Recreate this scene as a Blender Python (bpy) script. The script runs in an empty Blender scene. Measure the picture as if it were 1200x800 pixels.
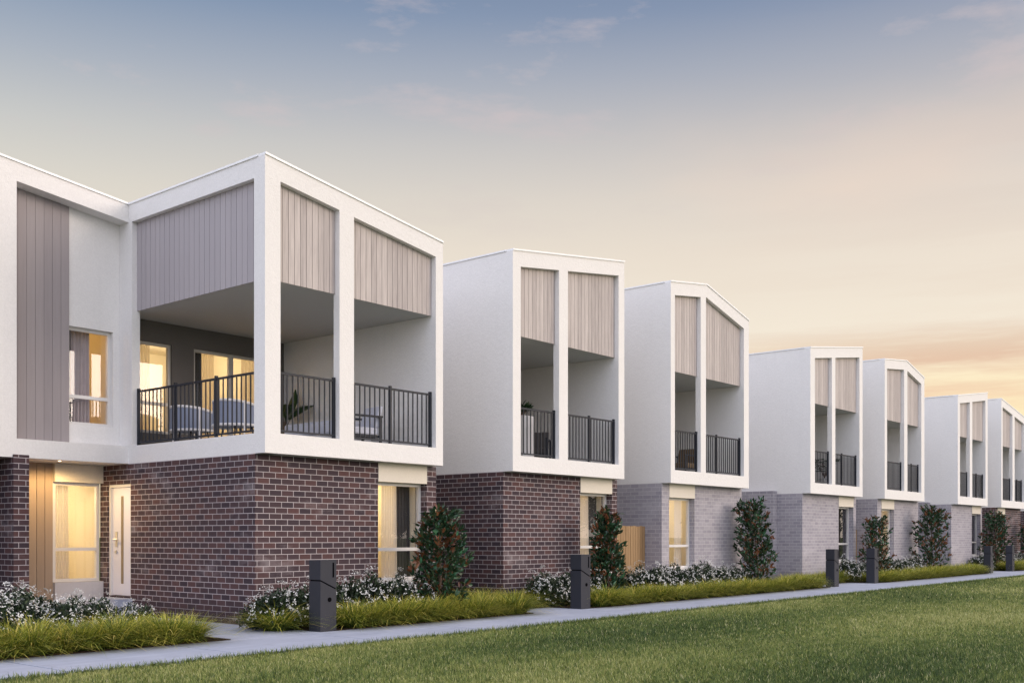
import bpy, math, random
import numpy as np
R = math.radians
scene = bpy.context.scene
COL = scene.collection

# ------------------------------------------------------------------ nodes
def mat(name):
    m = bpy.data.materials.new(name); m.use_nodes = True
    nt = m.node_tree; nt.nodes.clear()
    out = nt.nodes.new('ShaderNodeOutputMaterial')
    b = nt.nodes.new('ShaderNodeBsdfPrincipled')
    nt.links.new(b.outputs[0], out.inputs[0])
    return m, nt, b, out
def N(nt, t, **kw):
    n = nt.nodes.new(t)
    for k, v in kw.items():
        if hasattr(n, k) and k not in n.inputs: setattr(n, k, v)
        else: n.inputs[k].default_value = v
    return n
def ramp(nt, src, stops, interp='LINEAR'):
    r = nt.nodes.new('ShaderNodeValToRGB'); r.color_ramp.interpolation = interp
    e = r.color_ramp.elements
    while len(e) > 1: e.remove(e[-1])
    e[0].position = stops[0][0]; e[0].color = (*stops[0][1], 1)
    for p, c in stops[1:]:
        x = e.new(p); x.color = (*c, 1)
    if src is not None: nt.links.new(src, r.inputs[0])
    return r.outputs[0]
def mix(nt, fac, a, b, blend='MIX'):
    n = nt.nodes.new('ShaderNodeMix'); n.data_type = 'RGBA'; n.blend_type = blend
    for s, i in ((fac, 0), (a, 6), (b, 7)):
        if isinstance(s, (int, float)): n.inputs[i].default_value = s
        elif isinstance(s, tuple): n.inputs[i].default_value = (*s, 1)
        else: nt.links.new(s, n.inputs[i])
    return n.outputs[2]
def math_(nt, op, a, b=0.0, c=None):
    n = nt.nodes.new('ShaderNodeMath'); n.operation = op
    for i, s in enumerate((a, b, c)):
        if s is None: continue
        if isinstance(s, (int, float)): n.inputs[i].default_value = s
        else: nt.links.new(s, n.inputs[i])
    return n.outputs[0]
def noise(nt, vec, scale, detail=3, rough=.55, out=0):
    n = nt.nodes.new('ShaderNodeTexNoise'); n.inputs['Scale'].default_value = scale
    n.inputs['Detail'].default_value = detail; n.inputs['Roughness'].default_value = rough
    if vec is not None: nt.links.new(vec, n.inputs['Vector'])
    return n.outputs[out]
def bump(nt, b, h, strength, dist):
    n = nt.nodes.new('ShaderNodeBump'); n.inputs['Strength'].default_value = strength
    n.inputs['Distance'].default_value = dist
    nt.links.new(h, n.inputs['Height']); nt.links.new(n.outputs[0], b.inputs['Normal'])
def wpos(nt): return nt.nodes.new('ShaderNodeNewGeometry').outputs['Position']
def scaled(nt, vec, s):
    n = nt.nodes.new('ShaderNodeMapping'); n.inputs['Scale'].default_value = s
    nt.links.new(vec, n.inputs['Vector']); return n.outputs[0]

def m_render(name, col, bstr=.6):
    m, nt, b, o = mat(name); p = wpos(nt)
    n1 = noise(nt, p, .8, 5); n2 = noise(nt, p, 7, 4)
    c = mix(nt, n1, tuple(x*.95 for x in col), tuple(min(1, x*1.03) for x in col))
    c = mix(nt, math_(nt, 'MULTIPLY', n2, .35), c, tuple(x*.84 for x in col))
    c = mix(nt, ramp(nt, noise(nt, p, 38, 3, .7), [(.42, (.12,)*3), (.62, (0,)*3)]), c, tuple(x*.55 for x in col))
    st = noise(nt, scaled(nt, p, (5, 5, .35)), 1.6, 4)
    c = mix(nt, math_(nt, 'MULTIPLY', ramp(nt, st, [(.55, (0,)*3), (.8, (1,)*3)]), .12), c, tuple(x*.72 for x in col))
    nt.links.new(c, b.inputs['Base Color']); b.inputs['Roughness'].default_value = .9
    b.inputs['Specular IOR Level'].default_value = .25
    h = math_(nt, 'ADD', noise(nt, p, 55, 3), math_(nt, 'MULTIPLY', noise(nt, p, 14, 3), 1.2))
    bump(nt, b, h, bstr, .008); return m
def m_plain(name, col, rough=.5, metal=0, spec=.5, var=.08, sc=6):
    m, nt, b, o = mat(name); p = wpos(nt)
    c = mix(nt, noise(nt, p, sc, 4), tuple(x*(1-var) for x in col), tuple(x*(1+var) for x in col))
    nt.links.new(c, b.inputs['Base Color']); b.inputs['Roughness'].default_value = rough
    b.inputs['Metallic'].default_value = metal; b.inputs['Specular IOR Level'].default_value = spec
    return m
def m_brick(name, c1, c2, c3, mortar):
    m, nt, b, o = mat(name)
    uv = nt.nodes.new('ShaderNodeUVMap').outputs[0]
    def bt(a, bb, mo, bias):
        t = nt.nodes.new('ShaderNodeTexBrick'); nt.links.new(uv, t.inputs['Vector'])
        t.inputs['Scale'].default_value = 1; t.inputs['Brick Width'].default_value = .24
        t.inputs['Row Height'].default_value = .0938; t.inputs['Mortar Size'].default_value = .0058
        t.inputs['Mortar Smooth'].default_value = .12; t.inputs['Bias'].default_value = bias
        for k, c in (('Color1', a), ('Color2', bb), ('Mortar', mo)): t.inputs[k].default_value = (*c, 1)
        return t
    t = bt((0, 0, 0), (1, 1, 1), (.5, .5, .5), 0)
    rnd = ramp(nt, t.outputs['Color'], [(0, c1), (.5, c2), (1, c3)])
    n1 = noise(nt, uv, 22, 4); n2 = noise(nt, uv, 1.1, 3)
    brick = mix(nt, math_(nt, 'MULTIPLY', n1, .55), rnd, tuple(x*.6 for x in c2))
    brick = mix(nt, math_(nt, 'MULTIPLY', n2, .25), brick, tuple(min(1, x*1.5) for x in c2))
    mo = mix(nt, noise(nt, uv, 9, 3), tuple(x*.8 for x in mortar), mortar)
    c = mix(nt, t.outputs['Fac'], brick, mo)
    nt.links.new(c, b.inputs['Base Color']); b.inputs['Roughness'].default_value = .85
    b.inputs['Specular IOR Level'].default_value = .3
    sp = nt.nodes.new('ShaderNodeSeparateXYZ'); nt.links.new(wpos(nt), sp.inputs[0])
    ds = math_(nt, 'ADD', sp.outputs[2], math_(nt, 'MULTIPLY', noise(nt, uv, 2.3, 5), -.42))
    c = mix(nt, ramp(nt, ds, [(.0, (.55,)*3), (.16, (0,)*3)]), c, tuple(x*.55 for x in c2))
    ef = ramp(nt, noise(nt, scaled(nt, uv, (1, 1.6, 1)), .9, 6, .65), [(.56, (0,)*3), (.74, (.30,)*3)])
    c = mix(nt, ef, c, tuple(min(1, x*1.15) for x in mortar))
    nt.links.new(c, b.inputs['Base Color'])
    h = math_(nt, 'ADD', math_(nt, 'MULTIPLY', t.outputs['Fac'], -1.0), math_(nt, 'MULTIPLY', noise(nt, uv, 60, 3), .35))
    bump(nt, b, h, .7, .008); return m
def m_clad(name, a, c, grain=.5):
    m, nt, b, o = mat(name)
    g = nt.nodes.new('ShaderNodeNewGeometry')
    isl = g.outputs['Random Per Island']
    p = scaled(nt, g.outputs['Position'], (14, 14, .9))
    sh = nt.nodes.new('ShaderNodeVectorMath'); sh.operation = 'ADD'
    cb = nt.nodes.new('ShaderNodeCombineXYZ'); nt.links.new(math_(nt, 'MULTIPLY', isl, 37), cb.inputs[2])
    nt.links.new(p, sh.inputs[0]); nt.links.new(cb.outputs[0], sh.inputs[1])
    n1 = noise(nt, sh.outputs[0], 1.7, 6, .65)
    fac = math_(nt, 'ADD', math_(nt, 'MULTIPLY', isl, 1-grain), math_(nt, 'MULTIPLY', ramp(nt, n1, [(.3, (0,)*3), (.7, (1,)*3)]), grain))
    nt.links.new(mix(nt, fac, a, c), b.inputs['Base Color'])
    b.inputs['Roughness'].default_value = .72; b.inputs['Specular IOR Level'].default_value = .3
    bump(nt, b, n1, .3, .004); return m
def m_leaf(name, stops, under=None, rough=.45, trans=.25, spec=.5):
    m, nt, b, o = mat(name)
    at = nt.nodes.new('ShaderNodeAttribute'); at.attribute_name = 'tint'
    c = ramp(nt, at.outputs['Fac'], stops)
    if under:
        g = nt.nodes.new('ShaderNodeNewGeometry')
        c = mix(nt, g.outputs['Backfacing'], c, ramp(nt, at.outputs['Fac'], under))
    nt.links.new(c, b.inputs['Base Color']); b.inputs['Roughness'].default_value = rough
    b.inputs['Specular IOR Level'].default_value = spec
    if trans:
        t = nt.nodes.new('ShaderNodeBsdfTranslucent'); nt.links.new(c, t.inputs[0])
        ms = nt.nodes.new('ShaderNodeMixShader'); ms.inputs[0].default_value = trans
        nt.links.new(b.outputs[0], ms.inputs[1]); nt.links.new(t.outputs[0], ms.inputs[2])
        nt.links.new(ms.outputs[0], o.inputs[0])
    return m
def m_glass(name, tint=(1, 1, 1), refl=1.0):
    m, nt, b, o = mat(name); nt.nodes.remove(b)
    tr = nt.nodes.new('ShaderNodeBsdfTransparent'); tr.inputs[0].default_value = (*tint, 1)
    gl = nt.nodes.new('ShaderNodeBsdfGlossy'); gl.inputs['Roughness'].default_value = .01
    lw = nt.nodes.new('ShaderNodeLayerWeight')
    f = math_(nt, 'ADD', .045, math_(nt, 'MULTIPLY', math_(nt, 'POWER', lw.outputs['Facing'], 5.0), .95))
    ms = nt.nodes.new('ShaderNodeMixShader')
    nt.links.new(math_(nt, 'MULTIPLY', f, refl), ms.inputs[0])
    nt.links.new(tr.outputs[0], ms.inputs[1]); nt.links.new(gl.outputs[0], ms.inputs[2])
    nt.links.new(ms.outputs[0], o.inputs[0]); return m
def m_emit(name, col, s):
    m, nt, b, o = mat(name)
    b.inputs['Base Color'].default_value = (*col, 1)
    b.inputs['Emission Color'].default_value = (*col, 1); b.inputs['Emission Strength'].default_value = s
    return m
def m_sheer(name, col, tr=.35):
    m, nt, b, o = mat(name); p = wpos(nt)
    nt.links.new(mix(nt, noise(nt, scaled(nt, p, (30, 30, 1)), 1, 3), col, tuple(x*.8 for x in col)), b.inputs['Base Color'])
    b.inputs['Roughness'].default_value = .9
    t = nt.nodes.new('ShaderNodeBsdfTranslucent'); t.inputs[0].default_value = (*col, 1)
    x = nt.nodes.new('ShaderNodeBsdfTransparent')
    m1 = nt.nodes.new('ShaderNodeMixShader'); m1.inputs[0].default_value = .5
    m2 = nt.nodes.new('ShaderNodeMixShader'); m2.inputs[0].default_value = tr
    nt.links.new(b.outputs[0], m1.inputs[1]); nt.links.new(t.outputs[0], m1.inputs[2])
    nt.links.new(m1.outputs[0], m2.inputs[1]); nt.links.new(x.outputs[0], m2.inputs[2])
    nt.links.new(m2.outputs[0], o.inputs[0]); return m

M = {}
M['white'] = m_render('white_render', (.84, .825, .81))
M['cream'] = m_render('cream_panel', (.80, .74, .64), .15)
M['greyp'] = m_render('grey_panel', (.60, .58, .60), .2)
M['darkwall'] = m_render('taupe_wall', (.17, .155, .145), .2)
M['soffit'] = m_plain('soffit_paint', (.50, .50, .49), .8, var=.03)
M['flash'] = m_plain('roof_flashing', (.85, .85, .86), .35, .0, .6, .02)
M['roof'] = m_plain('roof_sheet', (.25, .26, .28), .5)
M['brickd'] = m_brick('dark_brick', (.036, .029, .040), (.070, .044, .050), (.125, .060, .055), (.53, .48, .49))
M['brickl'] = m_brick('pale_brick', (.29, .275, .315), (.36, .345, .385), (.43, .405, .44), (.60, .57, .60))
M['clad'] = m_clad('weathered_cladding', (.32, .285, .28), (.60, .545, .52), .6)
M['clads'] = m_clad('smooth_cladding', (.37, .345, .365), (.41, .38, .40), .3)
M['cladg'] = m_clad('grey_cladding', (.30, .268, .275), (.36, .325, .33), .4)
M['fence'] = m_clad('pine_paling', (.27, .165, .08), (.46, .31, .165), .55)
M['rail'] = m_plain('charcoal_metal', (.016, .019, .028), .5, 0, .3)
M['frame'] = m_plain('white_aluminium', (.72, .70, .68), .4, var=.02)
M['framec'] = m_plain('cream_aluminium', (.62, .58, .52), .4, var=.02)
M['door'] = m_plain('door_paint', (.74, .73, .80), .45, var=.02)
M['steel'] = m_plain('brushed_steel', (.6, .58, .55), .3, .9)
M['glass'] = m_glass('window_glass')
M['frost'] = m_plain('frosted_strip', (.26, .20, .13), .5, 0, .2)
M['drapeo'] = m_plain('lavender_drape', (.50, .44, .46), .95, 0, .1, .12, 9)
M['cladw'] = m_clad('tan_cladding', (.33, .25, .19), (.38, .29, .22), .4)
M['wallin'] = m_plain('interior_plaster', (.80, .73, .58), .9, var=.03)
M['floorin'] = m_plain('interior_floor', (.35, .24, .14), .5)
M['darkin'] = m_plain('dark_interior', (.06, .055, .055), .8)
M['sheer'] = m_sheer('sheer_curtain', (.86, .82, .79), .16)
M['lace'] = m_sheer('patterned_curtain', (.80, .66, .48), .35)
M['drape'] = m_sheer('grey_drape', (.42, .35, .33), .02)
M['charc'] = m_plain('letterbox_powdercoat', (.030, .032, .042), .6, 0, .3, .05)
M['black'] = m_plain('black_slot', (.002, .002, .003), .9, 0, .05)
M['bulb'] = m_emit('lit_lamp', (1, .78, .45), 9)
M['bark'] = m_plain('tree_bark', (.12, .085, .06), .9, var=.3, sc=30)
M['pot'] = m_plain('pale_pot', (.62, .62, .64), .6)
M['uph'] = m_plain('blue_grey_fabric', (.24, .27, .36), .95, var=.06, sc=60)
M['pipe'] = m_plain('white_piping', (.72, .70, .70), .8)
M['brownc'] = m_plain('brown_cushion', (.16, .11, .06), .9)
M['palem'] = m_plain('pale_cushion', (.55, .57, .66), .9)
M['leafd'] = m_leaf('shrub_leaf', [(0, (.010, .020, .012)), (.6, (.022, .042, .020)), (1, (.045, .075, .032))], rough=.4, trans=.1)
M['petal'] = m_leaf('white_petal', [(0, (.60, .61, .60)), (1, (.92, .92, .90))], rough=.7, trans=.2)
M['magn'] = m_leaf('magnolia_leaf', [(0, (.012, .036, .018)), (.5, (.026, .080, .036)), (.80, (.050, .16, .075)), (.86, (.11, .040, .022)), (1, (.21, .085, .035))],
                   [(0, (.025, .05, .025)), (.72, (.045, .075, .032)), (.76, (.13, .050, .022)), (1, (.23, .09, .04))], rough=.27, trans=.08)
M['tuft'] = m_leaf('tuft_blade', [(0, (.030, .060, .010)), (.26, (.14, .20, .028)), (.55, (.48, .48, .060)), (1, (.95, .76, .20))], rough=.5, trans=.3)
M['blade'] = m_leaf('lawn_blade', [(0, (.030, .060, .020)), (.35, (.115, .175, .050)), (.6, (.23, .28, .068)), (.85, (.40, .41, .14)), (1, (.72, .66, .40))], rough=.55, trans=.25, spec=.25)
M['palm'] = m_leaf('palm_leaf', [(0, (.012, .035, .012)), (1, (.03, .07, .025))], rough=.3, trans=.1)

def m_conc():
    m, nt, b, o = mat('path_concrete'); p = wpos(nt)
    c = mix(nt, ramp(nt, noise(nt, p, .9, 6, .6), [(.3, (0,)*3), (.7, (1,)*3)]), (.34, .375, .47), (.43, .465, .56))
    c = mix(nt, math_(nt, 'MULTIPLY', noise(nt, p, 60, 3), .35), c, (.20, .20, .23))
    c = mix(nt, math_(nt, 'MULTIPLY', ramp(nt, noise(nt, scaled(nt, p, (.5, 3, 1)), 2.2, 5), [(.5, (0,)*3), (.75, (1,)*3)]), .35), c, (.52, .56, .66))
    c = mix(nt, ramp(nt, noise(nt, p, 3.1, 6, .7), [(.55, (0,)*3), (.72, (.5,)*3)]), c, (.22, .23, .27))
    nt.links.new(c, b.inputs['Base Color']); b.inputs['Roughness'].default_value = .75
    b.inputs['Specular IOR Level'].default_value = .4
    bump(nt, b, noise(nt, p, 90, 3), .25, .003); return m
M['conc'] = m_conc()
def m_soil(name, a, c, s):
    m, nt, b, o = mat(name); p = wpos(nt)
    nt.links.new(mix(nt, ramp(nt, noise(nt, p, s, 6, .7), [(.35, (0,)*3), (.65, (1,)*3)]), a, c), b.inputs['Base Color'])
    b.inputs['Roughness'].default_value = 1; b.inputs['Specular IOR Level'].default_value = .1
    bump(nt, b, noise(nt, p, 40, 4), .8, .03); return m
M['soil'] = m_soil('bed_mulch', (.020, .014, .010), (.06, .042, .03), 25)
M['turf'] = m_soil('lawn_turf', (.07, .095, .025), (.13, .155, .045), 3)
M['gravel'] = m_soil('side_gravel', (.16, .15, .15), (.30, .29, .29), 30)

# ------------------------------------------------------------------ mesh tools
class MB:
    def __init__(s): s.v = []; s.f = []; s.m = []
    def poly(s, vs, faces, mi=0):
        o = len(s.v); s.v += [tuple(v) for v in vs]
        for f in faces: s.f.append(tuple(i+o for i in f)); s.m.append(mi)
    def box(s, x0, x1, y0, y1, z0, z1, mi=0):
        vs = [(x, y, z) for z in (z0, z1) for y in (y0, y1) for x in (x0, x1)]
        s.poly(vs, [(0, 2, 3, 1), (4, 5, 7, 6), (0, 1, 5, 4), (2, 6, 7, 3), (0, 4, 6, 2), (1, 3, 7, 5)], mi)
    def xz(s, pts, y0, y1, mi=0):            # outline in x,z extruded along y (counter-clockwise seen from -y)
        n = len(pts); vs = [(x, y0, z) for x, z in pts] + [(x, y1, z) for x, z in pts]
        fs = [tuple(range(n)), tuple(range(2*n-1, n-1, -1))]
        fs += [(i, i+n, (i+1) % n+n, (i+1) % n) for i in range(n)]
        s.poly(vs, fs, mi)
    def tube(s, pts, rads, seg=8, mi=0, cap=True):
        rings = []; o = len(s.v)
        P = [np.array(p, float) for p in pts]
        for i, p in enumerate(P):
            d = P[min(i+1, len(P)-1)]-P[max(i-1, 0)]; d /= np.linalg.norm(d)+1e-9
            a = np.cross(d, (0, 0, 1.0)) if abs(d[2]) < .9 else np.cross(d, (1.0, 0, 0))
            a /= np.linalg.norm(a); b = np.cross(d, a)
            r = rads[i] if hasattr(rads, '__len__') else rads
            for k in range(seg):
                t = 2*math.pi*k/seg; s.v.append(tuple(p+r*(a*math.cos(t)+b*math.sin(t))))
        for i in range(len(P)-1):
            for k in range(seg):
                s.f.append((o+i*seg+k, o+i*seg+(k+1) % seg, o+(i+1)*seg+(k+1) % seg, o+(i+1)*seg+k)); s.m.append(mi)
        if cap:
            s.f.append(tuple(o+k for k in range(seg))[::-1]); s.m.append(mi)
            s.f.append(tuple(o+(len(P)-1)*seg+k for k in range(seg))); s.m.append(mi)
    def lathe(s, prof, cx=0, cy=0, seg=24, mi=0):
        o = len(s.v)
        for r, z in prof:
            for k in range(seg):
                t = 2*math.pi*k/seg; s.v.append((cx+r*math.cos(t), cy+r*math.sin(t), z))
        for i in range(len(prof)-1):
            for k in range(seg):
                s.f.append((o+i*seg+k, o+i*seg+(k+1) % seg, o+(i+1)*seg+(k+1) % seg, o+(i+1)*seg+k)); s.m.append(mi)
        s.f.append(tuple(o+k for k in range(seg))[::-1]); s.m.append(mi)
        s.f.append(tuple(o+(len(prof)-1)*seg+k for k in range(seg))); s.m.append(mi)
    def build(s, name, mats, parent=None, loc=(0, 0, 0), uv=False, bev=0, smooth=False, tint=None, uvo=(0, 0)):
        me = bpy.data.meshes.new(name); me.from_pydata(s.v, [], s.f)
        if not isinstance(mats, (list, tuple)): mats = [mats]
        for m in mats: me.materials.append(M[m] if isinstance(m, str) else m)
        if len(mats) > 1: me.polygons.foreach_set('material_index', s.m)
        if uv:
            ul = me.uv_layers.new(name='UVMap')
            for p in me.polygons:
                n = p.normal
                for li in p.loop_indices:
                    x, y, z = me.vertices[me.loops[li].vertex_index].co
                    if abs(n.x) > max(abs(n.y), abs(n.z)): u = (-y-uvo[1]+uvo[0], z)
                    elif abs(n.y) > abs(n.z): u = (x-uvo[0]+uvo[0], z)
                    else: u = (x, y)
                    ul.data[li].uv = (u[0]+50, u[1]+.003)
        if smooth: me.polygons.foreach_set('use_smooth', [True]*len(me.polygons))
        me.update()
        o = bpy.data.objects.new(name, me); COL.objects.link(o); o.location = loc
        if parent: o.parent = parent
        if bev:
            b = o.modifiers.new('bevel', 'BEVEL'); b.width = bev; b.segments = 2; b.limit_method = 'ANGLE'
        return o
def tag(o, label, cat, group=None, kind=None):
    o['label'] = label; o['category'] = cat
    if group: o['group'] = group
    if kind: o['kind'] = kind
    return o
def struct(o, label, cat, kind='structure'):
    o['label'] = label; o['category'] = cat; o['kind'] = kind; return o
def thing(name, label, cat, loc=(0, 0, 0), rz=0, group=None):
    o = bpy.data.objects.new(name, None); COL.objects.link(o); o.location = loc; o.rotation_euler = (0, 0, rz)
    o.empty_display_size = .2
    return tag(o, label, cat, group)
def copy_tree(o, parent=None):
    c = o.copy(); COL.objects.link(c); c.parent = parent
    for ch in list(o.children): copy_tree(ch, c)
    return c
def lamp(kind, loc, energy, col, parent=None, size=.15, rot=None, spot=None):
    l = bpy.data.lights.new('lamp', kind); l.energy = energy; l.color = col
    if kind in ('POINT', 'SPOT'): l.shadow_soft_size = size
    if kind == 'SPOT': l.spot_size = spot; l.spot_blend = .4
    o = bpy.data.objects.new('lamp_light', l); COL.objects.link(o); o.location = loc
    if rot: o.rotation_euler = rot
    if parent: o.parent = parent
    return o

# ------------------------------------------------------------------ windows
WARM = (1.0, .80, .50)
def room(parent, x0, x1, y0, y1, z0, z1, lit, frac=.5, ly=.55, col=None):
    m = MB(); t = .05
    m.box(x0-t, x1+t, y1, y1+t, z0-t, z1+t)
    m.box(x0-t, x0, y0, y1, z0-t, z1+t); m.box(x1, x1+t, y0, y1, z0-t, z1+t)
    m.box(x0, x1, y0, y1, z1, z1+t); m.box(x0, x1, y0, y1, z0-t, z0, 1)
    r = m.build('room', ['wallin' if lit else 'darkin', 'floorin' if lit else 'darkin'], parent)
    if lit:
        cx, cy = x0+(x1-x0)*frac, y0+(y1-y0)*ly
        k = MB(); k.lathe([(.09, z1-.05), (.12, z1-.04), (.13, z1-.001)], cx, cy, 20)
        k.build('ceiling_lamp', 'bulb', r)
        lamp('POINT', (cx, cy, z1-.45), lit, col or WARM, r, .12)
    return r
def curtain(parent, x0, x1, y, z0, z1, m='sheer', waves=7, amp=.03, seed=0):
    rr = random.Random(seed); n = waves*8; b = MB(); vs = []
    ph = [rr.uniform(-.5, .5) for _ in range(waves+2)]
    for j, z in enumerate((z0, (z0+z1)/2, z1)):
        for i in range(n+1):
            t = i/n; w = ph[int(t*waves)]
            vs.append((x0+(x1-x0)*t, y+amp*math.sin(2*math.pi*t*waves+w+j*.3)*(1.15-.25*j), z))
    fs = [(j*(n+1)+i, j*(n+1)+i+1, (j+1)*(n+1)+i+1, (j+1)*(n+1)+i) for j in range(2) for i in range(n)]
    b.poly(vs, fs); return b.build('curtain', m, parent, smooth=True)
def window(parent, x0, x1, z0, z1, y, transom=None, mull=(), fr='frame', t=.055, curtains=(), name='window', dep=.07, sash=False):
    m = MB()
    m.box(x0, x0+t, y, y+dep, z0, z1); m.box(x1-t, x1, y, y+dep, z0, z1)
    m.box(x0+t, x1-t, y, y+dep, z0, z0+t); m.box(x0+t, x1-t, y, y+dep, z1-t, z1)
    if transom: m.box(x0+t, x1-t, y-.004, y+dep-.005, transom-t*.55, transom+t*.55)
    for mx, mw in mull: m.box(mx-mw/2, mx+mw/2, y-.003, y+dep-.006, z0+t, z1-t)
    # thin inner bead
    m.box(x0+t, x0+t+.014, y+.02, y+.05, z0+t, z1-t, 0)
    w = m.build(name, fr, parent)
    g = MB(); g.box(x0+t+.002, x1-t-.002, y+.030, y+.036, z0+t+.002, z1-t-.002); g.build('pane', 'glass', w)
    for i, (a, b, yy, mm, wv) in enumerate(curtains):
        curtain(w, a, b, y+yy, z0+.02, z1-.01, mm, wv, seed=int(x0*10)+i)
    return w

def boards(name, parent, m, x0, x1, y, zb, ztop, pitch=.135, th=.02, axis='x', gap=.009):
    b = MB(); n = max(1, round((x1-x0)/pitch)); p = (x1-x0)/n
    for i in range(n):
        a, c = x0+i*p+gap/2, x0+(i+1)*p-gap/2
        ps = [(a, zb), (c, zb), (c, ztop(c)), (a, ztop(a))]
        if axis == 'x': b.xz(ps, y, y+th)
        else:
            vs = [(y, q, z) for q, z in ps]+[(y+th, q, z) for q, z in ps]
            b.poly(vs, [(3, 2, 1, 0), (4, 5, 6, 7), (0, 1, 5, 4), (1, 2, 6, 5), (2, 3, 7, 6), (3, 0, 4, 7)])
    return b.build(name, m, parent)

def railing(parent, a0, a1, off, posts, axis='x', z0=3.04, top=1.0, sp=.118):
    b = MB(); ps = MB()
    def bx(mb, u0, u1, v0, v1, za, zb):
        if axis == 'x': mb.box(u0, u1, off+v0, off+v1, za, zb)
        else: mb.box(off+v0, off+v1, u0, u1, za, zb)
    bx(b, a0, a1, -.016, .016, z0+top-.035, z0+top); bx(b, a0, a1, -.013, .013, z0+.045, z0+.075)
    n = int((a1-a0)/sp)
    for i in range(1, n+1):
        u = a0+(a1-a0)*i/(n+1)
        if min(abs(u-q) for q in posts) < .03: continue
        bx(b, u-.0090, u+.0090, -.009, .009, z0+.075, z0+top-.035)
    r = b.build('railing', 'rail', parent)
    for q in posts:
        p = MB(); bx(p, q-.022, q+.022, -.024, .022, z0, z0+top+.035); p.build('post', 'rail', r)
    return r

# ------------------------------------------------------------------ houses
YF = 13.63; ZB = 2.722; ZS = 3.04; ZC = 5.475; ZG = 0.0
def interp(pts):
    xs = [p[0] for p in pts]; zs = [p[1] for p in pts]
    return lambda x: float(np.interp(x, xs, zs))
def band(mb, x0, x1, y0, y1, zt, kinks, lo, mi=0):
    xs = sorted(set([x0, x1]+[k for k in kinks if x0 < k < x1]))
    for a, c in zip(xs, xs[1:]):
        mb.xz([(a, lo(a)), (c, lo(c)), (c, zt(c)), (a, zt(a))], y0, y1, mi)
def capline(mb, xs, zt, y0, y1, h=.035):
    for a, c in zip(xs, xs[1:]): mb.xz([(a, zt(a)), (c, zt(c)), (c, zt(c)+h), (a, zt(a)+h)], y0, y1)

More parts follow.
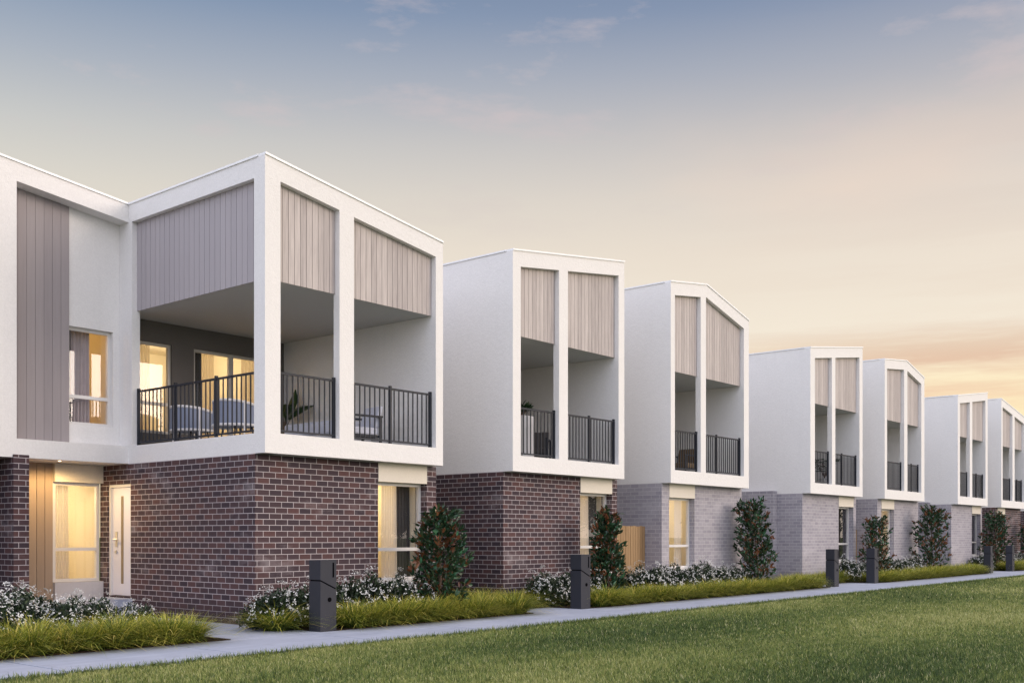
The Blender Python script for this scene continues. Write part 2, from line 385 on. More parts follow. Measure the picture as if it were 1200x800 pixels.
def house(label, X0, w, roof, ops, win, brick, lit, kind=None, jog=False, depth=9.0, posts=(), seed=0):
    h = thing('townhouse', label, 'house', (X0, YF, 0), group='white townhouses in the row')
    zt = interp(roof); kinks = [p[0] for p in roof]; lo = lambda x: zt(x)-.315
    T = .11; FD = .15                       # cladding recess, frame depth
    corner = kind == 'corner'
    # frame
    f = MB(); y1 = FD
    (a0, a1), (b0, b1) = ops
    for p0, p1 in ((0, a0), (a1, b0), (b1, w)):
        band(f, p0, p1, 0, y1 if not (corner and p0 == 0) else .28, lo, kinks, lambda x: ZS)
    f.box(0, w, 0, y1, ZB, ZS)
    band(f, 0, w, 0, y1, zt, kinks, lo)
    f.build('balcony_frame', 'white', h)
    # side walls
    if not corner:
        s = MB(); s.xz([(0, ZB), (.19, ZB), (.19, zt(.19)), (0, zt(0))], FD, depth)
        s.build('side_wall', 'white', h)
    s = MB(); s.xz([(b1, ZB), (w, ZB), (w, zt(w)), (b1, zt(b1))], FD, depth if not corner else 4.45)
    if corner: s.xz([(w-.19, ZB), (w, ZB), (w, zt(w)), (w-.19, zt(w-.19))], 4.45, depth)
    s.build('side_wall', 'white', h)
    # floor slab, ceiling, roof
    x_in = .19 if not corner else .002
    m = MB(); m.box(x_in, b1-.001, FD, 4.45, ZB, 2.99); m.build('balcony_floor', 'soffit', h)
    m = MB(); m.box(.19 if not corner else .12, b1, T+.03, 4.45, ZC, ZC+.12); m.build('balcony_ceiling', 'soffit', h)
    m = MB(); band(m, .192, b1-.002, FD+.001, depth, lambda x: zt(x)-.06, kinks, lambda x: zt(x)-.26); m.build('roof', 'roof', h)
    # cap flashing
    c = MB(); capline(c, kinks, zt, -.02, .17)
    if not corner: c.xz([(-.02, zt(0)), (.17, zt(.17)), (.17, zt(.17)+.035), (-.02, zt(0)+.035)], .17, depth)
    c.xz([(w-.17, zt(w-.17)), (w+.02, zt(w)), (w+.02, zt(w)+.035), (w-.17, zt(w-.17)+.035)], .17, depth)
    if corner: c.box(-.02, .17, .17, 3.99, zt(0)-.001, zt(0)+.034)
    c.build('roof_flashing', 'flash', h)
    # cladding (boards over a dark backing)
    for (p0, p1) in ops:
        cl = boards('cladding', h, 'clad', p0-.0, p1+.0, T, ZC, lambda x: zt(x)-.31, .128)
    bk = MB(); band(bk, a0, b1, T+.025, T+.06, lambda x: zt(x)-.31, kinks, lambda x: ZC+.004)
    bk.build('cladding_backing', 'darkin', h)
    # balcony back wall
    if not corner:
        m = MB(); m.box(.19, b1, 4.45, 4.65, ZB, ZC+.1)
        bw = m.build('balcony_back_wall', 'darkwall', h)
        window(h, 1.0, 3.2, 3.0, 5.1, 4.40, mull=((2.1, .09),), fr='framec', dep=.045)
    # railings
    yr = .12
    railing(h, a0+.005, a1-.0, yr, [a1-.03])
    railing(h, b0+.005, b1-.01, yr, [posts[0] if posts else (b0+b1)/2, b1-.035])
    # ground floor
    y0 = .257; t = .24; wr = w+.08; W0, W1 = win
    g = MB()
    for p0, p1 in ((.0, W0), (W1, wr)): g.box(p0, p1, y0, y0+t, ZG-.1, ZB-.001)
    g.box(W0, W1, y0, y0+t, ZG-.1, .575)
    g.box(0, t, y0+t, depth if not corner else 3.92, ZG-.1, ZB-.001)
    if corner:                            # wall with the door opening
        g.box(0, t, 3.92, 4.98, 2.364, ZB-.001); g.box(0, t, 3.92, 4.72, ZG-.1, .325); g.box(0, t, 4.72, 4.98, ZG-.1, 2.364)
    g.box(wr-t, wr, y0+t, depth, ZG-.1, ZB-.001)
    gw = g.build('brick_wall', brick, h, uv=True)
    if jog:
        g = MB(); g.box(-.28, -.004, 1.08, depth-1, -.1, 2.81); g.build('brick_pier', brick, h, uv=True)
    p = MB(); p.box(W0+.002, W1-.002, y0-.012, y0+.2, 2.385, ZB-.002); p.build('lintel_panel', 'cream', h)
    p = MB(); p.box(W0+.002, W1-.002, y0-.02, y0+.16, .576, .615); p.build('window_sill', 'frame', h)
    yw = y0+.15
    if W0 > 2: cur = [(W0+.42, W0+.78, .20, 'sheer', 6), (W0+.78, W1-.05, .26, 'darkin', 5)] if lit else [(W0+.1, W0+.5, .2, 'drape', 5)]  # near-black right curtain is added to imitate the dark reflection in the pane
    else: cur = [(W0+.12, W0+.5, .2, 'sheer', 5), (W1-.4, W1-.1, .2, 'sheer', 4)] if lit else [(W0+.1, W0+.5, .2, 'drape', 5)]
    window(h, W0+.003, W1-.003, .617, 2.383, yw, 1.18, curtains=cur)
    room(h, max(.26, W0-.35), W1-.045 if W0 > 2 else W1+.6, yw+.11, yw+2.3, .02, 2.6, lit)
    return h

roofA = [(0, 7.385), (4.02, 6.84)]
hA = house('nearest townhouse with wraparound corner balcony, dark brick base and two armchairs upstairs', 10.245, 4.02, roofA, ((.30, 1.52), (1.84, 3.83)),
           (2.63, 3.85), 'brickd', 26, kind='corner', posts=(2.79,))
# --- corner house extras (local coordinates, x from 10.245, y from 13.63)
ox, oy = 10.245, 13.63
f = MB()
f.box(0, .10, .28, 3.99, 7.065, 7.384)          # side top band
f.box(0, .30, .15, 3.99, ZB, ZS)
band(f, 0, .30, .15, .28, interp(roofA), [0, 4.02], lambda x: interp(roofA)(x)-.315)
f.box(0, .10, 3.88, 3.99, ZS, 7.065)
f.box(.10, .16, 3.88, 4.45, ZS, 7.0)
f.box(0, .098, 3.992, 4.298, ZS, 7.36)
f.build('side_frame', 'white', hA)
boards('side_cladding', hA, 'clads', .282, 3.88, .10, ZC, lambda q: 7.065, .15, axis='y')
b = MB(); b.box(.125, .14, .282, 3.88, ZC+.004, 7.06); b.build('side_cladding_backing', 'darkin', hA)
railing(hA, .285, 3.875, .12, [.31, 1.47, 2.67, 3.85], axis='y', sp=.128)
# balcony back wall at local y 4.45 with two openings
wx0, wx1, sx0, sx1 = .20, 1.175, 1.655, 3.45
m = MB(); yb = 4.45
m.box(.16, wx0, yb, yb+.2, 2.99, 5.6); m.box(wx1, sx0, yb, yb+.2, 2.99, 5.6); m.box(sx1, 3.83, yb, yb+.2, 2.99, 5.6)
m.box(wx0, wx1, yb, yb+.2, 2.99, 3.36); m.box(wx0, wx1, yb, yb+.2, 5.08, 5.6); m.box(sx0, sx1, yb, yb+.2, 5.08, 5.6)
m.build('balcony_back_wall', 'darkwall', hA)
window(hA, wx0+.002, wx1-.002, 3.362, 5.078, yb+.05, 3.93, fr='framec', curtains=[(.26, .46, .16, 'darkin', 3), (.42, .86, .22, 'lace', 6)])
window(hA, sx0+.002, sx1-.002, 2.992, 5.078, yb+.05, mull=((2.55, .10),), fr='framec', name='sliding_door',
       curtains=[(1.72, 1.97, .16, 'darkin', 3), (1.93, 2.3, .22, 'lace', 5), (2.95, 3.35, .22, 'lace', 5)])
room(hA, -.0+.10, 3.8, yb+.205, yb+3.4, 2.99, 5.5, 72, .62, .5)
# left wing
lw = interp([(-8.2, 7.1), (-4.4, 7.92), (-2.3, 7.65), (0, 7.385)]); lk = [-8.2, -4.4, -2.3, 0]
yl = 3.99
f = MB()
band(f, -8.2, -2.02, yl, yl+.31, lw, lk, lambda x: ZB)
band(f, -2.02, 0, yl, yl+.31, lw, lk, lambda x: lw(x)-.315)
f.box(-2.02, 0, yl, yl+.31, ZB, 3.036)
f.build('wing_frame', 'white', hA)
m = MB(); yr = yl+.31
wzb, wzt = 3.385, 5.11; wa, wb = -.965, -.125
m.box(-2.1, wa, yr, yr+.22, ZB, 7.55); m.box(wb, .16, yr, yr+.22, ZB, 7.36)
m.box(wa, wb, yr, yr+.22, ZB, wzb); m.box(wa, wb, yr, yr+.22, wzt, 7.45)
m.build('wing_wall', 'white', hA)
boards('wing_cladding', hA, 'cladg', -2.019, -.966, yr-.028, 3.037, lambda x: lw(x)-.32, .15, gap=.005)
b = MB(); b.box(-2.019, -.968, yr-.006, yr-.001, 3.04, 7.3); b.build('wing_cladding_backing', 'darkin', hA)
window(hA, wa+.002, wb-.002, wzb+.002, wzt-.002, yr+.09, 3.89, curtains=[(wa+.02, wa+.15, .12, 'darkin', 2), (wa+.13, wa+.54, .2, 'drapeo', 6)])
room(hA, -2.0, .0, yr+.23, yr+3.0, 2.99, 5.5, 20, .3, .5, (1, .60, .20))
m = MB(); band(m, -8.2, -.001, yl+.32, 9.0, lambda x: lw(x)-.06, lk, lambda x: lw(x)-.26)
m.build('wing_roof', 'roof', hA)
c = MB(); capline(c, lk[:-1]+[-.021], lw, yl-.02, yl+.17); c.build('wing_flashing', 'flash', hA)
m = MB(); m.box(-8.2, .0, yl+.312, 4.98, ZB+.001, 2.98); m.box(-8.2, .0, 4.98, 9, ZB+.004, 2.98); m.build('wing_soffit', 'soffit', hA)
m = MB(); m.xz([(-8.2, ZB), (-8.0, ZB), (-8.0, lw(-8.0)), (-8.2, lw(-8.2))], yl+.311, 9.0); m.build('side_wall', 'white', hA)
# ground floor of the wing
g = MB()
g.box(-2.085, -1.825, 3.96, 5.0, -.1, 2.768)
g.box(-8.15, -2.087, 4.99, 5.22, -.1, ZB-.002)
g.box(-8.15, -7.9, 5.22, 9, -.1, ZB-.002)
g.build('brick_pier', 'brickd', hA, uv=True)
yg = 4.98; ga, gb = -.925, -.002
m = MB(); m.box(-1.823, ga, yg, yg+.2, -.1, ZB-.002); m.build('entry_wall', 'white', hA)
boards('entry_cladding', hA, 'cladw', -1.822, ga-.004, yg-.05, .02, lambda x: ZB-.003, .15)
p = MB(); p.box(ga, gb, yg-.12, yg+.1, 2.395, ZB-.003); p.build('lintel_panel', 'cream', hA)
p = MB(); p.box(ga-.001, gb, yg-.12, yg+.12, -.1, .585); p.build('entry_spandrel', 'greyp', hA)
window(hA, ga, gb-.03, .59, 2.393, yg-.02, 1.18, curtains=[(ga+.07, ga+.38, .16, 'sheer', 6)], dep=.08)
room(hA, -1.8, -.01, yg+.10, yg+2.4, .02, 2.6, 40, .35, .55)
# downlight above the entry
d = MB(); d.lathe([(.022, 2.717), (.022, 2.7215)], -1.15, 4.25, 20); d.build('downlight', 'bulb', hA)
lamp('SPOT', (-1.15, 4.25, 2.70), 120, (1, .66, .28), hA, .12, (0, 0, 0), R(174))
# front door in the side wall
m = MB(); dy0, dy1, dz0, dz1 = 3.925, 4.715, .327, 2.362
m.box(.03, .12, dy0, dy0+.05, dz0, dz1); m.box(.03, .12, dy1-.05, dy1, dz0, dz1); m.box(.03, .12, dy0+.05, dy1-.05, dz1-.05, dz1)
df = m.build('door_frame', 'frame', hA)
m = MB(); m.box(.07, .11, dy0+.053, dy1-.053, dz0+.01, dz1-.053); dr = m.build('door', 'door', hA)
m = MB(); m.box(.064, .069, 4.28, 4.36, .55, 2.15); m.build('door_glass', 'frost', dr)
m = MB(); m.box(.056, .069, 4.475, 4.545, 1.22, 1.50); m.tube([(.05, 4.51, 1.36), (.0, 4.51, 1.36), (.0, 4.36, 1.36)], .016, 8); m.tube([(.06, 4.51, 1.13), (.04, 4.51, 1.13)], .03, 12)
m.build('handle', 'steel', dr)
m = MB(); m.box(-.62, -.004, 3.7, 4.86, .0, .16); m.box(-.34, -.004, 3.85, 4.72, .16, .30)
st = m.build('entry_step', 'conc', None, (ox, oy, 0), bev=.008); tag(st, 'two low concrete steps below the pale front door of the nearest house', 'steps')

hB = house('second townhouse, dark brick base and flat rising parapet, tall pale planter on balcony', 16.28, 3.97, [(0, 7.13), (3.97, 7.67)], ((.25, 1.52), (1.83, 3.74)), (2.62, 3.84), 'brickd', 16, posts=(2.76,))
hC = house('third townhouse, pale grey brick base and peaked roofline beside a timber fence', 22.26, 4.02, [(0, 7.60), (1.74, 7.83), (4.02, 7.27)], ((.19, 1.44), (1.70, 3.74)), (.34, 1.57), 'brickl', 18, posts=(2.45,))
hD = house('fourth townhouse, pale brick, flat parapet and palms in both balcony openings', 30.20, 4.02, [(0, 7.085), (4.02, 7.625)], ((.32, 1.57), (1.83, 3.76)), (2.69, 3.88), 'brickl', 0, jog=True, posts=(2.6,))
hE = house('fifth townhouse, pale brick base and peaked roofline, its tall shrub hiding part of the window', 36.17, 3.95, [(0, 7.50), (2.1, 7.70), (3.95, 7.29)], ((.22, 1.86), (2.18, 3.62)), (.36, 1.57), 'brickl', 12)
hF = house('sixth townhouse, pale brick with roofline rising to the right, second from the far end', 43.99, 3.98, [(0, 7.05), (3.98, 7.57)], ((.27, 1.54), (1.86, 3.68)), (2.67, 3.86), 'brickl', 0, jog=True)
hG = house('farthest townhouse at the right edge, dark brick base and roofline falling right', 50.0, 4.0, [(0, 7.52), (4.0, 6.98)], ((.20, 1.76), (2.1, 3.7)), (.34, 1.5), 'brickd', 8)

hH = house('last house, cut off by the right edge, only its dark brick side wall showing', 57.9, 4.0, [(0, 7.1), (4.0, 7.6)], ((.25, 1.52), (1.83, 3.74)), (2.65, 3.85), 'brickd', 0)
# ------------------------------------------------------------------ fences between houses
def fence(x0, x1, y, h, label):
    f = thing('paling_fence', label, 'fence', (x0, y, 0), group='timber fences between the houses')
    b = MB(); n = round((x1-x0)/.105); p = (x1-x0)/n; rr = random.Random(int(x0))
    for i in range(n): b.box(i*p+.003, (i+1)*p-.008, 0+rr.uniform(0, .006), .022, .02, h-rr.uniform(0, .02))
    b.build('paling', 'fence', f)
    b = MB(); b.box(0, x1-x0, .023, .075, .35, .44); b.box(0, x1-x0, .023, .075, h-.35, h-.26); b.build('rail', 'fence', f)
    for q in (.05, x1-x0-.15):
        b = MB(); b.box(q, q+.1, .076, .17, 0, h-.05); b.build('post', 'fence', f)
fence(20.34, 22.25, 14.36, 1.68, 'timber paling fence between dark brick second house and pale third house')
fence(34.31, 36.16, 14.6, 1.68, 'timber paling fence partly behind a tall shrub, between the fourth and fifth houses')
fence(48.06, 49.99, 14.6, 1.68, 'sliver of timber fence before the farthest dark brick house')

# ------------------------------------------------------------------ ground, path, beds
def sheet(name, rects, z, m, label, cat):
    b = MB()
    for x0, x1, y0, y1 in rects: b.poly([(x0, y0, z), (x1, y0, z), (x1, y1, z), (x0, y1, z)], [(0, 1, 2, 3)])
    return struct(b.build(name, m), label, cat)
gm = MB(); gm.poly([(-900, -900, -.03), (2500, -900, -.03), (2500, 2500, -.03), (-900, 2500, -.03)], [(0, 1, 2, 3)])
struct(gm.build('ground', 'turf'), 'green ground stretching to the horizon', 'ground')
# footpath slabs
b = MB(); joints = [-10+2.2*i+.12 for i in range(45)]
for a, c in zip(joints, joints[1:]): b.box(a+.013, c-.013, 10.62, 12.25, -.12, .0)
def slabs(x0, x1, y0, y1): b.box(x0, x1, y0+.018, y1, -.12, 0)
slabs(8.66, 10.215, 12.25, 14.4); slabs(8.66, 10.215, 14.4, 16.6); slabs(8.66, 10.215, 16.6, 18.55)
slabs(15.25, 16.72, 12.25, 13.08); slabs(28.5, 31.72, 12.25, 13.08); slabs(43.3, 46.55, 12.25, 13.08)
struct(b.build('footpath', 'conc', bev=.006), 'pale concrete footpath with short spurs to the letterboxes', 'path')
b = MB(); b.box(-14, 95, 10.64, 12.23, -.11, -.055); b.build('footpath_joint_base', 'soil'); o = b
struct(bpy.data.objects['footpath_joint_base'], 'dark joint filler between footpath slabs', 'path')
rr = random.Random(3)
def bed(name, rects, label):
    b = MB()
    for x0, x1, y0, y1 in rects: b.box(x0, x1, y0, y1, -.02, .012)
    return struct(b.build(name, 'soil'), label, 'garden bed')
bed('garden_bed', [(-12, 8.645, 12.262, 18.6)], 'mulched garden bed left of the front door path')
bed('garden_bed', [(10.225, 15.24, 12.262, 13.88), (14.34, 16.26, 13.885, 24)], 'mulched garden bed before the nearest house')
bed('garden_bed', [(15.245, 16.735, 13.09, 13.88), (16.735, 28.49, 12.262, 13.88), (20.34, 22.24, 13.885, 24), (26.4, 30.18, 13.885, 24)], 'mulched garden bed before the second and third houses')
bed('garden_bed', [(28.495, 31.73, 13.09, 13.88), (31.735, 43.29, 12.262, 13.88), (34.32, 36.15, 13.885, 24), (40.2, 43.97, 13.885, 24)], 'mulched garden bed before the fourth and fifth houses')
bed('garden_bed', [(43.295, 46.56, 13.09, 13.88), (46.565, 75, 12.262, 13.88), (48.1, 49.98, 13.885, 24), (54.1, 75, 13.885, 24)], 'mulched garden bed before the far houses')

# ------------------------------------------------------------------ letterbox pillars
def letterbox():
    t = thing('letterbox_pillar', 'x', 'letterbox', group='charcoal letterbox pillars beside the path')
    W, D, Hh = .31, .26, 1.06; c = .010
    # body below the oblique groove: groove level on left face, falls to the right across the front
    zl, zr = .757, .62
    def part(name, lo, hi, inset=0):
        b = MB(); i = inset
        lo = [q if hasattr(q, '__len__') else q for q in lo]
        vs = []
        for (x, y) in ((i, i), (W-i, i), (W-i, D-i), (i, D-i)):
            vs.append((x, y, lo[0] if x < W/2 else lo[1]))
        for (x, y) in ((i, i), (W-i, i), (W-i, D-i), (i, D-i)):
            vs.append((x, y, hi[0] if x < W/2 else hi[1]))
        b.poly(vs, [(3, 2, 1, 0), (4, 5, 6, 7), (0, 1, 5, 4), (1, 2, 6, 5), (2, 3, 7, 6), (3, 0, 4, 7)])
        return b.build(name, 'charc' if not inset else 'black', t, bev=.004 if not inset else 0)
    part('body', (0, 0), (zl-c, zr-c)); part('groove', (zl-c-.02, zr-c-.02), (zl+c+.02, zr+c+.02), .014)
    part('cap', (zl+c, zr+c), (Hh, Hh))
    b = MB(); b.box(.235, .260, -.006, .03, .80, 1.02); b.build('slot', 'black', t)
    b = MB(); seg = 20
    vs = [(  .175+.034*math.cos(2*math.pi*k/seg), y, .47+.034*math.sin(2*math.pi*k/seg)) for y in (-.007, .03) for k in range(seg)]
    b.poly(vs, [tuple(range(seg))]+[(k, k+seg, (k+1) % seg+seg, (k+1) % seg) for k in range(seg)]); b.build('lock', 'black', t)
    return t
lb = letterbox()
for i, (x, l) in enumerate([(10.213, 'largest dark letterbox pillar, before the nearest house between white-flowered shrubs'),
        (16.715, 'dark letterbox pillar before the second dark brick house'),
        (28.753, 'dark letterbox pillar at the end of the long grass strip, left of a paved gap'),
        (31.717, 'dark letterbox pillar in front of the fourth house window and thin tall shrub'),
        (43.543, 'far dark letterbox pillar, left one of the last pair'),
        (46.543, 'farthest dark letterbox pillar, nearest the right edge')]):
    t = lb if i == 0 else copy_tree(lb)
    t.location = (x, 12.26, 0); t['label'] = l

# ------------------------------------------------------------------ foliage
def leafmesh(name, V, F, T, m):
    V = np.asarray(V, np.float32).reshape(-1, 3); F = np.asarray(F, np.int32); k = F.shape[1]
    me = bpy.data.meshes.new(name)
    me.vertices.add(len(V)); me.vertices.foreach_set('co', V.ravel())
    me.loops.add(F.size); me.loops.foreach_set('vertex_index', F.ravel())
    me.polygons.add(len(F)); me.polygons.foreach_set('loop_start', np.arange(0, F.size, k, dtype=np.int32))
    me.update(calc_edges=True)
    a = me.attributes.new('tint', 'FLOAT', 'POINT'); a.data.foreach_set('value', np.asarray(T, np.float32))
    me.materials.append(M[m]); me.polygons.foreach_set('use_smooth', np.ones(len(F), bool)); return me
def nrm(a): return a/np.maximum(np.linalg.norm(a, axis=1, keepdims=True), 1e-9)
def leaves(rs, C, D, L, Wd, tint, curl=.2, fold=.25):
    """oval leaf: base, two sides, tip, plus mid points. 8 verts, 4 quads... returns V,F,T"""
    n = len(C); D = nrm(D); U = rs.normal(size=(n, 3)); U[:, 2] += .8
    S = nrm(np.cross(D, U)); Nn = np.cross(S, D)
    L = L.reshape(-1, 1); Wd = Wd.reshape(-1, 1)
    P = []
    for t, w in ((0, .12), (.3, .85), (.65, .9), (1, .08)):
        mid = C+D*L*t-Nn*L*curl*t*t
        P += [mid-S*Wd*w/2+Nn*Wd*fold*w, mid, mid+S*Wd*w/2+Nn*Wd*fold*w]
    V = np.stack(P, 1).reshape(-1, 3)
    base = (np.arange(n)*12)[:, None]
    q = []
    for r in range(3):
        for c in range(2): q.append([r*3+c, r*3+c+1, (r+1)*3+c+1, (r+1)*3+c])
    F = (base[:, :, None]+np.array(q)[None]).reshape(-1, 4)
    return V, F, np.repeat(tint, 12)
def bladesm(rs, P, ang, L, W, lean, droop, tint, seg=4, tip=0):
    n = len(P); dx, dy = np.cos(ang), np.sin(ang); out = []
    sx, sy = -dy, dx
    for k in range(seg+1):
        t = k/seg; r = L*(lean*t+droop*t*t); z = L*(t*np.sqrt(np.maximum(.05, 1-lean**2))-droop*.55*t*t*t)
        w = W*(1-t**1.6)*.5+.0006
        c = np.stack([P[:, 0]+dx*r, P[:, 1]+dy*r, P[:, 2]+z], 1)
        s = np.stack([sx*w, sy*w, 0*w], 1); out += [c-s, c+s]
    V = np.stack(out, 1).reshape(-1, 3); m = 2*(seg+1)
    q = np.array([[2*k, 2*k+1, 2*k+3, 2*k+2] for k in range(seg)])
    F = ((np.arange(n)*m)[:, None, None]+q[None]).reshape(-1, 4)
    if tip: return V, F, np.clip(np.repeat(tint, m)*(1-tip+2*tip*np.tile(np.repeat(np.arange(seg+1)/seg, 2), n)), 0, 1)
    return V, F, np.repeat(tint, m)

# ornamental grass tufts: 5 meshes shared by all
tufts = []
for s in range(6):
    rs = np.random.default_rng(100+s); n = 760
    a = rs.uniform(0, 2*np.pi, n); r = .15*np.sqrt(rs.uniform(0, 1, n))
    P = np.stack([r*np.cos(a), r*np.sin(a), np.zeros(n)], 1)
    ang = a+rs.normal(0, .6, n); ln = np.clip(.04+.84*rs.uniform(.0, 1, n)**.85, 0, .88)
    L = rs.uniform(.27, .57, n)
    tint = np.clip(rs.beta(2, 3.6, n)*.80+.04*(rs.random(n)), 0, .85); g = rs.random(n) < .06; tint[g] = rs.uniform(.9, 1, g.sum())
    V, F, T = bladesm(rs, P, ang, L, rs.uniform(.008, .015, n), ln, rs.uniform(.2, .95, n), tint, 4, .55)
    tufts.append(leafmesh('grass_tuft', V, F, T, 'tuft'))
rt = random.Random(7)
def tuft(x, y, label, group, s=1.0):
    o = bpy.data.objects.new('grass_tuft', rt.choice(tufts)); COL.objects.link(o)
    k = s*rt.uniform(.82, 1.12)
    o.location = (x+rt.uniform(-.05, .05), y+rt.uniform(-.05, .05), 0); o.rotation_euler = (0, 0, rt.uniform(0, 6.28)); o.scale = (k, k, k*rt.uniform(.85, 1.08))
    tag(o, label, 'grass tuft', group)
def strip(x0, x1, ys, label, group, sp=.40, s=1.0):
    for j, y in enumerate(ys):
        x = x0+(.5*sp if j % 2 else 0)
        while x < x1:
            tuft(x, y, label, group, s*(1.06 if x > x1-.5 else 1)); x += sp*rt.uniform(.88, 1.12)
strip(4.4, 8.15, (12.46, 12.85), 'green and yellow grass tuft in the strip left of the front door path', 'grass tufts left of the front door path', .34, 1.02)
strip(9.97, 10.0, (13.02, ), 'grass tuft', 'grass tufts in front of the nearest house')
strip(11.0, 15.0, (12.46, 12.85), 'green and yellow grass tuft in the strip in front of the nearest house', 'grass tufts in front of the nearest house', .36)
strip(13.9, 15.1, (13.35,), 'green and yellow grass tuft in the strip in front of the nearest house', 'grass tufts in front of the nearest house', .36)
for o in list(COL.objects):
    if o.get('label') == 'grass tuft': o['label'] = 'green and yellow grass tuft in the strip in front of the nearest house'
L2 = 'green and yellow grass tuft bordering the second and third houses'; G2 = 'grass tufts before the second and third houses'
strip(15.3, 17.0, (13.4, 13.68), L2, G2, .36, .85)
strip(17.5, 28.2, (12.46, 12.85), L2, G2, .37, .93)
L3 = 'green and yellow grass tuft bordering the fourth and fifth houses'; G3 = 'grass tufts before the fourth and fifth houses'
strip(28.6, 31.9, (13.4, 13.68), L3, G3, .42, .85)
strip(32.5, 43.05, (12.48, 12.88), L3, G3, .42, .93)
L4 = 'green and yellow grass tuft bordering the farthest houses at right'; G4 = 'grass tufts before the farthest houses'
strip(43.6, 46.7, (13.4,), L4, G4, .45, .85)
strip(47.1, 55.5, (12.6, 13.0), L4, G4, .55)

# flowering shrubs
shr = []
for s in range(4):
    rs = np.random.default_rng(200+s); n = 3000
    d = nrm(rs.normal(size=(n, 3))); d[:, 2] = np.abs(d[:, 2])*1.0-.08
    rad = rs.uniform(.45, 1.0, n)**.6
    lump = 1+.16*np.sin(d[:, 0]*7+s)+.14*np.sin(d[:, 1]*8+2*s)+.10*np.sin(d[:, 2]*9)
    C = d*(rad*lump)[:, None]*np.array([.43, .41, .50])+np.array([0, 0, .06])
    D = d+rs.normal(0, .55, (n, 3)); D[:, 2] += .2
    V, F, T = leaves(rs, C, D, rs.uniform(.045, .08, n), rs.uniform(.022, .036, n), rs.random(n))
    lm = leafmesh('shrub_foliage', V, F, T, 'leafd')
    # flower clusters of five-petalled blooms near the surface
    nc = 230; dc = nrm(rs.normal(size=(nc, 3))); dc[:, 2] = np.abs(dc[:, 2])-.02
    lump = 1+.16*np.sin(dc[:, 0]*7+s)+.14*np.sin(dc[:, 1]*8+2*s)+.10*np.sin(dc[:, 2]*9)
    CC = dc*lump[:, None]*np.array([.45, .43, .56])+np.array([0, 0, .07])
    nf = 4; CF = np.repeat(CC, nf, 0)+rs.normal(0, .014, (nc*nf, 3)); DF = np.repeat(dc, nf, 0)+rs.normal(0, .35, (nc*nf, 3))
    DF = nrm(DF); A = nrm(np.cross(DF, rs.normal(size=DF.shape))); B = np.cross(DF, A)
    Vs = []; Fs = []; k = 0
    for p in range(5):
        t = 2*np.pi*p/5; e = A*np.cos(t)+B*np.sin(t); g = -A*np.sin(t)+B*np.cos(t); r = .0105
        Vs.append(np.stack([CF, CF+e*r*.6-g*r*.45+DF*.003, CF+e*r*1.15+DF*.006, CF+e*r*.6+g*r*.45+DF*.003], 1))
    V = np.stack(Vs, 1).reshape(-1, 3); nq = len(V)//4
    F = np.arange(nq*4).reshape(-1, 4)
    fm = leafmesh('shrub_flowers', V, F, np.repeat(rs.random(nq), 4), 'petal')
    # stems
    st = MB()
    for k in range(9):
        a = rs.uniform(0, 6.28); st.tube([(0, 0, -.02), (.12*math.cos(a), .12*math.sin(a), .18), (.27*math.cos(a), .27*math.sin(a), .38)], [.009, .006, .003], 5)
    sm = st.build('stem', 'bark'); smd = sm.data; bpy.data.objects.remove(sm)
    shr.append((lm, fm, smd))
def shrub(x, y, s, label, group):
    t = thing('flowering_shrub', label, 'shrub', (x, y, 0), rt.uniform(0, 6.28), group)
    t.scale = (s*rt.uniform(.95, 1.1), s*rt.uniform(.95, 1.1), s*rt.uniform(.92, 1.05))
    v = rt.choice(shr)
    for nm, me in zip(('foliage', 'flowers', 'stem'), v):
        o = bpy.data.objects.new(nm, me); COL.objects.link(o); o.parent = t
G = 'white-flowered shrubs in the beds'
LS = 'white-flowered shrub in the mass left of the front door'; GS = 'shrubs left of the front door'
for x, y, s in [(5.0, 13.75, 1.55), (5.75, 13.5, 1.5), (6.35, 13.75, 1.4), (6.15, 14.5, 1.5), (6.9, 13.55, 1.12), (7.0, 14.3, 1.25), (7.5, 13.8, 1.02), (7.6, 14.6, 1.05), (8.0, 13.5, .85), (8.25, 14.2, .85), (8.2, 14.9, .9), (4.4, 14.3, 1.5), (7.0, 15.2, 1.3), (5.4, 14.7, 1.5)]:
    shrub(x, y, s*.78, LS, GS)
for i, (x, y, s) in enumerate([(10.12, 13.30, .90), (10.75, 13.38, 1.08), (11.3, 13.4, 1.02), (11.85, 13.42, 1.04), (12.4, 13.42, 1.12), (12.95, 13.45, 1.1), (13.35, 13.3, .95)]):
    shrub(x, y, s, ['white-flowered shrub at the nearest house corner, left of the largest letterbox', 'white-flowered shrub along the nearest brick wall, behind the largest letterbox'][min(i, 1)] if i < 2 else 'white-flowered shrub between the largest letterbox and the nearest tall shrub',
          None if i < 2 else 'shrubs before the nearest house window')
for i, (x, y, s) in enumerate([(17.0, 13.42, 1.22), (17.55, 13.45, 1.25), (18.1, 13.45, 1.1), (18.5, 13.3, 1.05)]):
    shrub(x, y, s*.84, 'white-flowered shrub beside the letterbox before the second dark brick house', 'shrubs before the second house')
for x in (20.1, 20.8, 21.45, 22.1, 22.7, 23.3, 23.9, 24.5, 25.1):
    shrub(x, 13.42+rt.uniform(-.1, .1), rt.uniform(.92, 1.18), 'white-flowered shrub before the third house, between two tall shrubs', 'shrubs before the third house')
for x in (32.4, 33.0, 33.6, 35.2, 35.9, 36.5, 37.1, 37.8, 38.4):
    shrub(x, 13.42, rt.uniform(.85, 1.1), 'white-flowered shrub before the fourth and fifth houses', 'shrubs before the fourth and fifth houses')
for x in (46.2, 46.9, 49.0, 49.7, 50.5, 51.3, 52.2):
    shrub(x, 13.45, rt.uniform(.85, 1.1), 'white-flowered shrub before the farthest houses', 'shrubs before the farthest houses')

